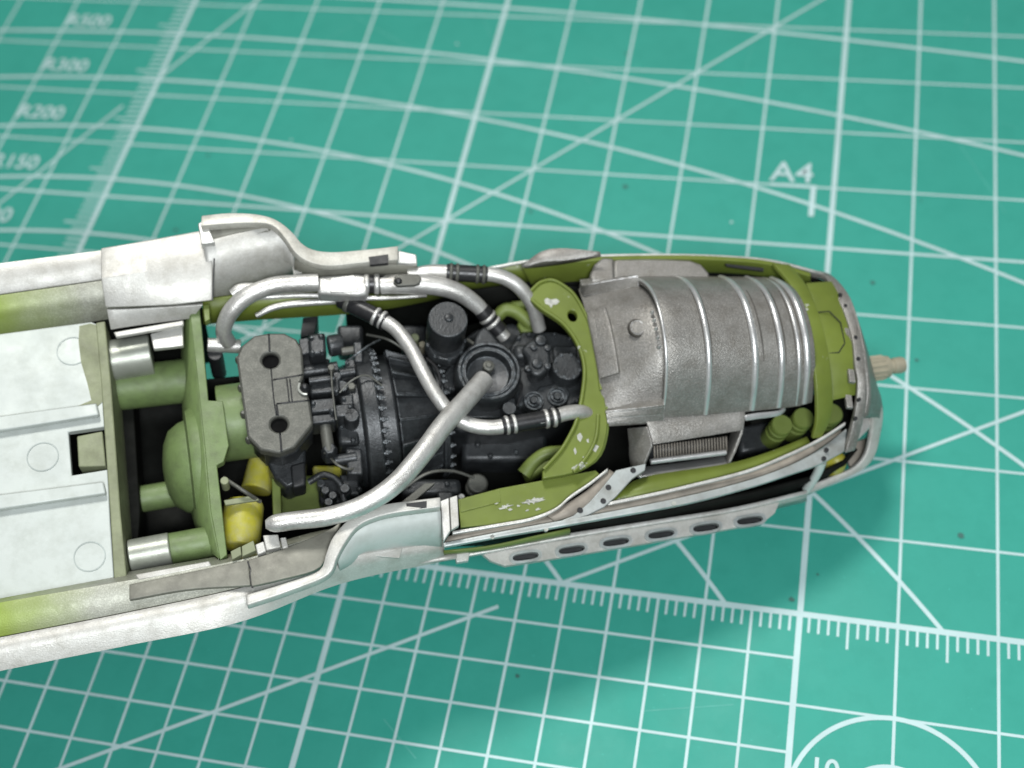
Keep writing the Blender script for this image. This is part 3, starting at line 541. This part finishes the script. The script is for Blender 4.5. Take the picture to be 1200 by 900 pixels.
# small bolts, studs and wires all over the engine
for x, y, z in [(540, 468, -.4), (552, 472, -.4), (520, 440, -.43), (528, 455, -.43), (535, 432, -.43), (608, 395, -.46), (620, 391, -.46), (650, 391, -.46), (668, 396, -.46), (683, 402, -.46), (686, 452, -.46), (676, 470, -.46), (648, 478, -.46), (610, 474, -.46), (600, 455, -.46), (515, 470, -.6), (520, 484, -.6), (534, 498, -.6),
                (365, 395, -.13), (376, 393, -.13), (366, 412, -.13), (377, 411, -.13), (367, 446, -.19), (394, 458, -.19), (367, 472, -.15), (389, 480, -.15), (403, 467, -.13), (410, 476, -.12), (400, 500, -.34), (414, 515, -.34), (407, 425, -.31), (415, 432, -.31), (418, 540, -.5), (420, 556, -.55), (421, 572, -.6),
                (478, 568, -.73), (500, 571, -.73), (524, 566, -.73), (560, 520, -.98), (590, 516, -.98), (620, 512, -.98), (575, 533, -.98), (605, 529, -.98)]:
    post('bolt', x, y, z + .02, random.uniform(2.6, 3.8), .06, 'engine', eng, [(1, 0), (1, .6), (.7, .9), (.4, 1)], 7, 0)
for pts, r_ in (([(405, 425, -.2), (418, 415, -.1), (432, 405, -.1), (445, 398, -.2)], 1.3), ([(398, 460, -.1), (412, 446, -.05), (430, 440, -.08), (448, 452, -.15)], 1.1), ([(500, 420, -.3), (512, 432, -.25), (516, 452, -.3), (512, 480, -.4)], 1.6), ([(606, 440, -.35), (612, 455, -.3), (606, 476, -.35)], 1.5), ([(548, 398, -.3), (556, 405, -.25), (556, 420, -.3)], 1.8),
                ([(386, 535, -.4), (396, 545, -.35), (410, 550, -.4), (420, 545, -.5)], 1.6), ([(470, 575, -.6), (500, 555, -.5), (530, 552, -.6), (556, 560, -.7)], 1.7), ([(430, 392, -.35), (455, 398, -.25), (475, 412, -.3), (488, 432, -.4)], 1.5)):
    tube('wire', pts, r_, random.choice(['engine', 'engine_grey', 'rubber']), eng, 8)
# ------------------------------------------------------------------ pipes
def pipe(pts, r, mat='silver_pipe', label=None, n=None):
    o = tube('pipe', pts, r, mat, root, 20, n)
    if label: o['label'] = label
    return o
p1 = pipe([(311, 614.5, .22), (321, 613.5, .22), (345, 610, .24), (385, 605, .28), (425, 592, .32), (462, 568, .34), (492, 535, .32), (520, 498, .22), (546, 469, .08), (567, 445, -.07)], [5, 10.4, 11, 11.3, 11.5, 12, 12.2, 12.3, 12, 11.8], label='thick bare silver pipe running from the hull edge to the blower cover')
p2 = pipe([(268, 402, -.35), (262, 388, -.2), (270, 366, -.02), (290, 347, .08), (320, 335, .12), (350, 332, .12), (373, 331, .12)], [9.5, 9.5, 10.5, 10.5, 10.5, 10.5, 10.5], label='silver elbow pipe beside the firewall')
barrel('pipe_foot', (243, 404, -.36), (282, 406, -.4), 8.5, 'silver_pipe', p2); post('pipe_flange', 252, 414, -.4, 9, .5, 'engine_black', p2)
man = prism('manifold', [(372, 323), (418, 320), (432, 322), (432, 344), (418, 346), (372, 343)], .14, .2, 'silver_pipe', root, .035); man['label'] = 'silver manifold joining the far pipes'
prism('manifold_plate', [(387, 325), (415, 322), (420, 342), (387, 342)], .15, .03, 'silver', man, .006)
loft('manifold_flange', [[(300, 346, .02), (360, 343, .02), (440, 347, .02), (500, 345, .0)], [(296, 352, .0), (360, 349, .0), (440, 352, .0), (500, 348, .0)]], 'silver_pipe', man, 16, .03)
clamp((424, 333, .05), (448, 333, .05), 12.5, man, 2); barrel('hose', (420, 333, .04), (452, 333, .04), 11.3, 'rubber', man)
p3 = pipe([(446, 334, .04), (480, 333, .06), (512, 335, .05), (538, 343, .0), (558, 357, -.1), (568, 368, -.17), (592, 396, -.34)], [11.5, 12, 11.5, 10.5, 9.5, 8.5, 7.5], label='silver pipe bending down to the accessory case')
tube('hose', [(564, 363, -.14), (570, 370, -.18), (578, 380, -.245), (586, 389, -.295)], 10.2, 'rubber', p3); clamp((569, 369, -.175), (580, 382, -.255), 11.2, p3, 2)
lozenge = prism('lifting_lug', [(462, 324), (467, 321), (490, 321), (494, 325), (492, 332), (486, 334), (466, 335), (461, 331)], .185, .05, 'engine_grey', p3, .012); post('lug_pin', 467, 328, .21, 4.5, .05, 'engine_black', p3, [(1, 0), (1, .5), (.6, 1)], 12)
p4 = pipe([(478, 322, .02), (505, 318, .04), (530, 319, .05), (570, 321, .05), (592, 326, .03), (610, 338, -.04), (624, 358, -.18), (632, 386, -.4)], [7, 8, 8.5, 8.5, 8.5, 8.5, 8.2, 8], label='silver pipe arching over from the far side with a black hose joint')
barrel('hose', (523, 319, .05), (571, 322, .05), 10, 'rubber', p4); clamp((525, 319, .05), (540, 320, .05), 11.3, p4, 2, 'engine_grey'); clamp((556, 321, .05), (571, 322, .05), 11.3, p4, 2, 'engine_grey')
p5 = pipe([(402, 352, -.1), (420, 361, -.05), (444, 373, .0), (464, 386, .02), (481, 408, .05), (496, 437, .06), (511, 463, .05), (530, 486, .02), (552, 498, .0), (578, 501, .0), (602, 497, .0), (640, 491, .0), (665, 484, -.02), (682, 483, -.06), (695, 488, -.15)], [8, 8.2, 8.5, 8.5, 8.5, 8.5, 8.5, 8.5, 8.8, 9, 9, 8.8, 8.8, 8.5, 7], n=90, label='long silver pipe snaking across the engine')
tube('hose', [(400, 351, -.1), (420, 361, -.05), (436, 369, -.02), (452, 378, .005)], 10.4, 'rubber', p5); clamp((437, 369, 0), (452, 377, .0), 11.4, p5, 2); clamp((404, 354, -.08), (414, 359, -.07), 10.8, p5, 1, 'engine_grey')
barrel('hose', (588, 499.5, .0), (655, 488, -.01), 10.2, 'rubber', p5); clamp((590, 499, 0), (607, 496, 0), 11.5, p5, 2); clamp((636, 491.5, 0), (654, 488.5, 0), 11.5, p5, 2)
pipe([(272, 345, -.02), (282, 339, .0), (300, 337, .0)], [6, 7, 6]); pipe([(300, 370, -.25), (330, 358, -.2), (400, 352, -.16)], [3, 4, 4])
# ------------------------------------------------------------------ tanks and fittings left of the engine
px_barrel('coupling_tube', (258, 497, -.62), (330, 487, -.62), 46, 'sage', root)
tank = px_barrel('yellow_tank', (280, 645, -.62), (287, 586, -.62), 24, 'yellow', root, [(.5, 0), (.85, .06), (1, .2), (1, .86), (.9, .96), (.3, 1)])
prism('tank_bracket', [(262, 586), (298, 580), (304, 586), (264, 592)], -.34, .04, 'sage_dull', tank, .008)
tube('tank_wire', [(262, 560, -.3), (285, 575, -.25), (305, 588, -.4)], 2.5, 'engine_grey', tank)
post('tank_cap', 263, 563, -.2, 5, .2, 'sage_dull', tank)
px_barrel('yellow_tank', (300, 575, -1.0), (312, 530, -1.0), 18, 'yellow', root); prism('tank_panel', [(318, 560), (372, 556), (380, 600), (320, 605)], -.95, .2, 'olive_clean', root, .02)
prism('side_post', [(318, 555), (328, 554), (330, 602), (320, 604)], -.6, .4, 'olive_clean', root, .01)
# ------------------------------------------------------------------ olive engine frame
fo = [(620, 342), (632, 331), (646, 328), (660, 334), (674, 346), (690, 374), (700, 406), (707, 457), (712, 498), (702, 535), (674, 553), (636, 561)]
fi = [(636, 551), (656, 528), (668, 508), (675, 492), (681, 465), (684, 432), (677, 405), (660, 380), (634, 362), (622, 352)]
oo = crom(np.array(fo, float), 40); ii = crom(np.array(fi, float), 36)
hole = circ_px(671, 370, -.05, 5.6, 16, 1.3)
frame = link('engine_frame', polymesh('engine_frame', [[P3(x, y, -.05) for x, y in oo] + [P3(x, y, -.05) for x, y in ii], hole], .08), 'olive', root); bev(frame, .012); frame['label'] = 'olive C-shaped engine frame with chipped paint'
tube('frame_lip', [(x, y, -.03) for x, y in [(624, 352), (636, 362), (661, 380), (678, 405), (685, 432), (682, 465), (676, 492), (669, 508), (657, 528), (637, 550)]], 2.4, 'olive', frame, 10, 60)
tube('frame_lip', [(x, y, -.04) for x, y in [(622, 341), (633, 331), (647, 328), (661, 335), (674, 347), (689, 375), (698, 406), (704, 457)]], 2.0, 'olive', frame, 10, 50)
tube('frame_lip', [(x, y, -.035) for x, y in [(701, 486), (699, 510), (692, 528), (680, 545), (672, 553)]], 2.2, 'olive', frame, 10, 40)
loft('frame_wall', [[(x, y, -.08) for x, y in fo[5:11]], [(x - 4, y + 3, -.7) for x, y in fo[5:11]]], 'olive_clean', frame, 24, .03)
def chip(poly, Z, par, th=.004): prism('paint_chip', poly, Z, th, 'chip_silver', par, 0, smooth=0)
chip([(638, 351), (641, 349), (645, 351), (652, 350), (656, 353), (652, 357), (648, 357), (646, 361), (643, 357), (639, 356)], -.047, frame)
chip([(676, 510), (680, 507), (683, 512), (680, 518), (677, 515)], -.047, frame); chip([(672, 527), (674, 524), (676, 530), (674, 533)], -.047, frame); chip([(696, 520), (702, 523), (698, 530), (694, 527)], -.047, frame); chip([(687, 515), (690, 514), (690, 519), (688, 518)], -.047, frame)
def rag(cx_, cy_, a, b, Z, par, n=30):
    q = [(cx_ + a * random.uniform(.25, 1.15) * math.cos(t), cy_ + b * random.uniform(.2, 1.15) * math.sin(t) - .22 * a * math.cos(t) * .8) for t in np.linspace(0, 2 * math.pi, n, endpoint=False)]
    chip(q, Z, par)
rag(625, 587, 14, 4.2, -.154, shelf); rag(592, 594, 9, 3, -.154, shelf); rag(630, 597, 4, 2, -.154, shelf); rag(618, 598, 3, 1.5, -.154, shelf)
for q in ((582, 590, -.143), (634, 584, -.154), (607, 593, -.154), (598, 597, -.154)): rag(q[0], q[1], 3, 1.5, q[2], shelf, 9)
# small olive bits around the frame
tube('elbow', [(582, 372, -.55), (592, 363, -.5), (606, 366, -.5), (622, 380, -.55)], [7, 8, 8, 8], 'olive_clean', root); tube('elbow', [(600, 358, -.5), (615, 357, -.45), (626, 362, -.5)], 5, 'olive_clean', root)
prism('tab', [(606, 379), (618, 364), (626, 372), (626, 388), (612, 390)], -.55, .1, 'olive_clean', root, .02)
tube('elbow', [(614, 556, -.6), (625, 542, -.55), (640, 532, -.5), (660, 530, -.5)], [9, 8, 8, 8], 'olive_clean', root)
prism('tab', [(612, 545), (650, 526), (660, 532), (650, 545), (620, 562)], -.75, .2, 'olive_clean', root, .04)
# ------------------------------------------------------------------ silver duct
def arcrow(a, b, h, n=26, dz=0.0):
    A = P3(*a); B = P3(*b); out = []
    for t in np.linspace(0, 1, n):
        q = A + (B - A) * t; s_ = 1 - abs(2 * t - 1) ** 2.3; out.append(q + np.array([0, 0, h * s_ + dz]))
    return np.array(out)
def skin(name, rows, mat, par, thick, bevel=.0):
    n = len(rows[0]); V_ = np.vstack(rows); F = [(i * n + j, i * n + j + 1, (i + 1) * n + j + 1, (i + 1) * n + j) for i in range(len(rows) - 1) for j in range(n - 1)]
    me = mesh(name, V_, F); fixn(me); o = link(name, me, mat, par, 40)
    s = o.modifiers.new('solid', 'SOLIDIFY'); s.thickness = thick; s.offset = 0
    return bev(o, bevel)
ZD = -.06
def HH(t): return .18 + t / .27 * .42 if t < .27 else .60 - .20 * (t - .27)
FE = np.array([(680, 333), (745, 328), (792, 327), (852, 328), (875, 328), (900, 329), (912, 331)], float); NE = np.array([(711, 494), (777, 489), (822, 486), (883, 480), (914, 477), (936, 474), (950, 470)], float)
def stn(t):
    xs = np.linspace(0, 1, 40); a = crom(FE, 200); b = crom(NE, 200); i = int(round(t * 199)); return (*a[i], ZD), (*b[i], ZD)
duct = skin('air_duct', [arcrow(*stn(t), HH(t)) for t in np.linspace(.27, 1, 12)], 'silver_duct', root, .07, .012)
duct['label'] = 'silver ribbed air duct cover'
skin('duct_panel', [arcrow(*stn(t), HH(t), dz=-.13) for t in np.linspace(0, .30, 6)], 'silver_duct', duct, .04, .008)
def duct_pt(t, s_, dz=0.0):
    r = arcrow(*stn(t), HH(t), 101, dz); return r[int(round(s_ * 100))]
def duct_bead(t, r, s0=0., s1=1., dz=.03, mat='silver_duct'):
    pts = [duct_pt(t, s_, dz) for s_ in np.linspace(s0, s1, 14)]
    return link('duct_bead', tube_mesh('duct_bead', pts, [r] * 14, 10, 40), mat, duct, 50)
pmat('silver_bright', (0.60, 0.60, 0.59), .33, .7, var=.1, vscale=5, bump=.2, bscale=80)
duct_bead(.272, .016, dz=.032, mat='silver_bright'); duct_bead(.475, .032, dz=.03, mat='silver_bright'); duct_bead(.705, .038, dz=.03, mat='silver_bright'); duct_bead(.725, .012, dz=.026); duct_bead(.835, .034, dz=.028, mat='silver_bright'); duct_bead(.922, .022, dz=.026, mat='silver_bright'); duct_bead(.958, .036, dz=.028, mat='silver_bright')
def duct_patch(name, t0, t1, s0, s1, dz, thick, par, mat='silver_duct', bevel=.008):
    return skin(name, [np.array([duct_pt(t, s_, dz) for s_ in np.linspace(s0, s1, 10)]) for t in np.linspace(t0, t1, 6)], mat, par, thick, bevel)
duct_patch('duct_edge', 0, .27, .0, .06, -.02, .13, duct); duct_patch('duct_edge', 0, .27, .93, 1., -.02, .13, duct)
duct_patch('duct_doubler', 0.002, .085, .24, .72, -.085, .07, duct)
for t_ in (.460, .490, .687, .745, .818, .852, .907, .940): duct_bead(t_, .010, dz=.031, mat='grime_dark')
c = duct_pt(.185, .47, -.085); lathe('duct_boss', c, (0, 0, 1), [(.082, -.03), (.082, .012), (.072, .022), (.064, .016), (.01, .016)], 'silver_duct', duct, 24)
lathe('boss_wash', c, (.15, -.05, 1), [(.096, -.03), (.096, .002)], 'grime_dark', duct, 24)
for i in range(5): chp = duct_pt(.257, .40 + .06 * i, -.06); lathe('glue_lump', chp, (0, 0, 1), [(.022, -.03), (.018, .0), (.008, .012)], 'silver_bright', duct, 7)
# box behind the duct and the little open flap on the far side
box = prism('duct_box', [(719, 332), (719, 303), (760, 302), (808, 304), (822, 309), (831, 319), (834, 332)], .0, .4, 'silver_duct', root, .03)
prism('box_end', [(692, 330), (692, 320), (697, 309), (706, 301), (720, 302), (721, 332)], .03, .45, 'silver_duct', box, .03)
loft('vent_flap', [[(611, 312, .04), (634, 295, .14), (660, 291, .18), (703, 295, .2)], [(613, 313, .02), (636, 306, .1), (665, 304, .12), (704, 298, .18)], [(616, 314, 0), (638, 312, .02), (672, 307, .06), (704, 300, .16)]], 'silver_duct', root, 20, .015)
loft('hull_side', [[(612, 312, .0), (700, 303, .0), (785, 301, 0), (850, 303, 0), (902, 308, -.02), (950, 322, -.06)], [(622, 332, -.3), (700, 326, -.3), (785, 318, -.25), (850, 318, -.25), (896, 323, -.25), (950, 336, -.3)]], 'olive', root, 36, .05, bevel=.008)
loft('hull_lining', [[(540, 342, -.4), (622, 331, -.32), (700, 325, -.32), (785, 317, -.27), (850, 317, -.27), (896, 322, -.27), (960, 334, -.32)], [(540, 342, -.4, -.9), (622, 331, -.32, -.9), (700, 325, -.32, -.9), (785, 317, -.27, -.9), (850, 317, -.27, -.9), (896, 322, -.27, -.8), (960, 334, -.32, -.7)]], 'inside_shade', root, 30, .02)  # lower far wall, its shade put into a near-black colour
loft('hull_side', [[(470, 322, -.1), (560, 316, -.06), (620, 306, -.03), (700, 300, -.02), (785, 299, -.02), (850, 301, -.02), (905, 306, -.04), (965, 321, -.1)],
                   [(470, 324, -.6), (560, 318, -.6), (620, 310, -.6), (700, 303, -.6), (785, 302, -.6), (850, 304, -.6), (905, 309, -.6), (965, 325, -.6)],
                   [(470, 335, -1.2), (560, 330, -1.2), (620, 322, -1.2), (700, 316, -1.15), (785, 314, -1.1), (850, 316, -1.0), (905, 321, -.95), (965, 336, -.9)]], 'silver', root, 36, .03)
prism('rail_slot', [(850, 309), (895, 314), (895, 318), (852, 312)], .0, .02, 'engine_black', root, 0)
# ------------------------------------------------------------------ intake scoop with radiator
sc = loft('intake_scoop', [[(755, 489, -.04), (815, 486, -.04), (872, 480, -.04)], [(760, 503, -.06), (815, 496, -.06), (873, 487, -.06)], [(765, 521, -.12), (815, 513, -.12), (870, 504, -.12)]], 'silver_duct', root, 14, .035, bevel=.006)
sc['label'] = 'silver intake scoop with finned radiator'
loft('scoop_side', [[(759, 500, -.06), (765, 521, -.10), (757, 540, -.22), (749, 560, -.34)], [(736, 502, -.30), (738, 520, -.34), (738, 532, -.40), (740, 546, -.5)]], 'silver_duct', sc, 12, .025, True, bevel=.005)
loft('scoop_side', [[(872, 484, -.08), (870, 505, -.12), (862, 527, -.23), (853, 546, -.34)], [(858, 500, -.4), (856, 512, -.4), (852, 522, -.45), (850, 532, -.5)]], 'silver_duct', sc, 12, .025, True, bevel=.005)
loft('scoop_lip', [[(749, 560, -.34), (800, 554, -.34), (853, 546, -.34)], [(757, 548, -.50), (800, 543, -.50), (851, 535, -.50)]], 'silver_bright', sc, 12, .03, True, bevel=.006)
loft('radiator_core', [[(760, 522, -.26), (852, 511, -.26)], [(760, 541, -.36), (852, 530, -.36)]], 'engine_black', sc, 4, .03, True)
fin = None
for i in range(26):
    x = 766 + 84 * i / 25; y = 522 - 10.5 * i / 25
    o = loft('radiator_fin', [[(x, y, -.22), (x + .5, y + 17, -.31)], [(x + 1.5, y - .2, -.22), (x + 2.0, y + 16.8, -.31)]], 'grime_brown', sc, 2, .02, True)
barrel('radiator_bar', (762, 541, -.3), (851, 530, -.3), 3.2, 'silver_bright', sc)
loft('duct_flange', [[(872, 487, -.05), (884, 484, -.05), (912, 481, -.06), (918, 476, -.06)], [(873, 493, -.09), (886, 491, -.09), (912, 487, -.1), (920, 480, -.09)]], 'silver_bright', duct, 12, .03, bevel=.006)
# bottles under the nose
for x, y in ((917, 497), (942, 489), (976, 484)): post('bottle', x, y, -.3, 12.5, .42, 'olive_clean', root, [(1, 0), (1, .5), (.9, .53), (.9, .6), (1, .63), (1, .76), (.9, .79), (.9, .84), (1, .87), (1, .96), (.9, 1)], 24, 0)
prism('bay_block', [(865, 500), (905, 492), (905, 525), (868, 532)], -.7, .2, 'engine', root, .04)
# ------------------------------------------------------------------ nose
def ringrow(pts): return [P3(*p) for p in pts]
band = loft('nose_band', [[(905, 310, .02), (927, 338, .16), (945, 390, .25), (954, 440, .22), (956, 490, .0), (951, 513, -.16)], [(925, 312, .0), (946, 339, .15), (962, 380, .24), (972, 430, .21), (974, 480, .0), (962, 512, -.16)]], 'olive', root, 36, .05, bevel=.008)
band['label'] = 'olive strap hoop across the nose'
deck = loft('nose_deck', [[(944, 333, .06), (952, 352, .13), (963, 390, .20), (972, 430, .16), (975, 469, .03)], [(974, 331, .02), (989, 360, .11), (1002, 400, .165), (1008, 430, .13), (1009, 461, .0)]], 'olive', root, 24, .04, bevel=.006)
def dl(x0, y0, x1, y1):
    o = tube('panel_line', [(x0, y0, .2), ((x0 + x1) / 2, (y0 + y1) / 2, .2), (x1, y1, .2)], .7, 'engine_black', deck, 6, 6); return o
for a_, b_ in (((957, 366), (972, 365)), ((972, 365), (985, 378)), ((985, 378), (990, 402)), ((990, 402), (983, 413)), ((983, 413), (970, 414))): dl(*a_, *b_)
ring = loft('nose_ring', [[(950, 322, -.2), (966, 326, -.08), (981, 352, .08), (990, 372, .15), (998, 400, .2), (1001, 430, .18), (1004, 450, .12), (1001, 482, -.02), (995, 508, -.16), (989, 530, -.28)],
                          [(960, 320, -.2), (975, 326, -.08), (991, 345, .08), (1000, 366, .15), (1008, 396, .2), (1013, 430, .18), (1014, 452, .12), (1012, 480, -.02), (1007, 504, -.16), (1000, 527, -.28)]], 'silver_duct', root, 44, .06, bevel=.008)
ring['label'] = 'silver nose ring frame'
loft('nose_face', [[(960, 320, -.22), (976, 326, -.1), (992, 345, .06), (1001, 366, .13), (1009, 396, .18), (1014, 430, .15), (1016, 460, .05), (1012, 490, -.1)], [(968, 330, -.5), (984, 345, -.4), (996, 365, -.3), (1008, 390, -.25), (1018, 420, -.2), (1026, 450, -.25), (1031, 470, -.3), (1030, 490, -.4)],
                   [(968, 345, -.9), (984, 365, -.8), (996, 385, -.7), (1008, 410, -.65), (1018, 440, -.6), (1026, 465, -.6), (1033, 482, -.55), (1031, 505, -.6)]], 'silver_duct', ring, 30, .03, across=3)
for x, y, z in ((985, 345, .13), (991, 358, .16), (1003, 395, .24), (1006, 420, .235), (1007, 468, .09), (1003, 490, .0)): post('rivet_hole', x, y, z, 2.2, .03, 'engine_black', ring, seg=10, bevel=0)
for x, y in ((999, 392), (1003, 440), (1000, 470)): prism('ring_tab', [(x - 9, y - 8), (x - 2, y - 7), (x, y + 8), (x - 7, y + 7)], .19 if y < 460 else .05, .05, 'silver_duct', ring, .006)
chin = loft('chin_cowl', [[(1016, 448, -.2), (1028, 465, -.3), (1033, 485, -.4), (1030, 508, -.52), (1024, 532, -.62), (1010, 549, -.7), (976, 565, -.74), (944, 577, -.74)],
                          [(1006, 462, -.16), (1016, 478, -.26), (1021, 492, -.36), (1018, 515, -.5), (1012, 534, -.6), (998, 548, -.68), (970, 560, -.72), (942, 571, -.72)]], 'hull_white', root, 44, .05, bevel=.01)
chin['label'] = 'pale chin cowl rim below the nose'
loft('chin_skin', [[(1016, 448, -.23), (1028, 465, -.33), (1033, 485, -.43), (1030, 508, -.55), (1024, 532, -.65), (1010, 549, -.73), (976, 565, -.77), (944, 577, -.77)], [(1000, 470, -.9), (1012, 485, -1.0), (1018, 500, -1.05), (1014, 520, -1.1), (1008, 540, -1.1), (994, 556, -1.1), (965, 570, -1.1), (940, 582, -1.1)]], 'silver', chin, 30, .03)
prism('chin_lining', [(996, 520), (1017, 512), (1012, 536), (998, 550), (994, 540)], -.75, .05, 'grime_brown', chin, .01)
prism('nose_cheek', [(1003, 478), (1020, 470), (1021, 500), (1003, 518)], -.38, .1, 'silver', chin, .02)
tube('chin_strut', [(963, 541, -.3), (957, 556, -.45), (945, 574, -.66)], [5.5, 5, 5], 'panel_white', chin)
post('yellow_lamp', 984, 536, -.52, 14, .3, 'yellow', root, [(1, 0), (1, .4), (.85, .7), (.5, .93), (.15, 1)])
prism('nose_shade', [(955, 470), (1004, 458), (1008, 505), (985, 520), (960, 520)], -.62, .04, 'inside_shade', root, 0)  # dark sheets added behind the nose gaps, painted as shade
prism('nose_shade', [(880, 468), (958, 462), (962, 512), (930, 530), (880, 540)], -.80, .04, 'inside_shade', root, 0)
prism('nose_shade', [(918, 318), (950, 323), (968, 330), (975, 345), (950, 345), (930, 338)], -.25, .04, 'inside_shade', root, 0)
# propeller shaft
A = (1008, 434, -.42); B = (1048, 431, -.42)
A3 = P3(*A); B3 = A3 + np.array([.42, 0, 0]); s = S(*A)
shaft = lathe('propeller_shaft', A3, (1, 0, 0), [(.125, -.3), (.125, .27), (.115, .32), (.095, .33), (.07, .34), (.07, .37), (.085, .38), (.09, .46), (.08, .50)], 'resin', root, 28); shaft['label'] = 'fluted beige propeller shaft stub'
for i in range(14):
    a = i * 2 * math.pi / 14; o_ = np.array([0, math.cos(a), math.sin(a)]) * .125
    link('spline', tube_mesh('spline', [A3 + o_ + np.array([-.1, 0, 0]), A3 + o_ + np.array([.26, 0, 0])], [.013, .013], 6, 3), 'resin', shaft)
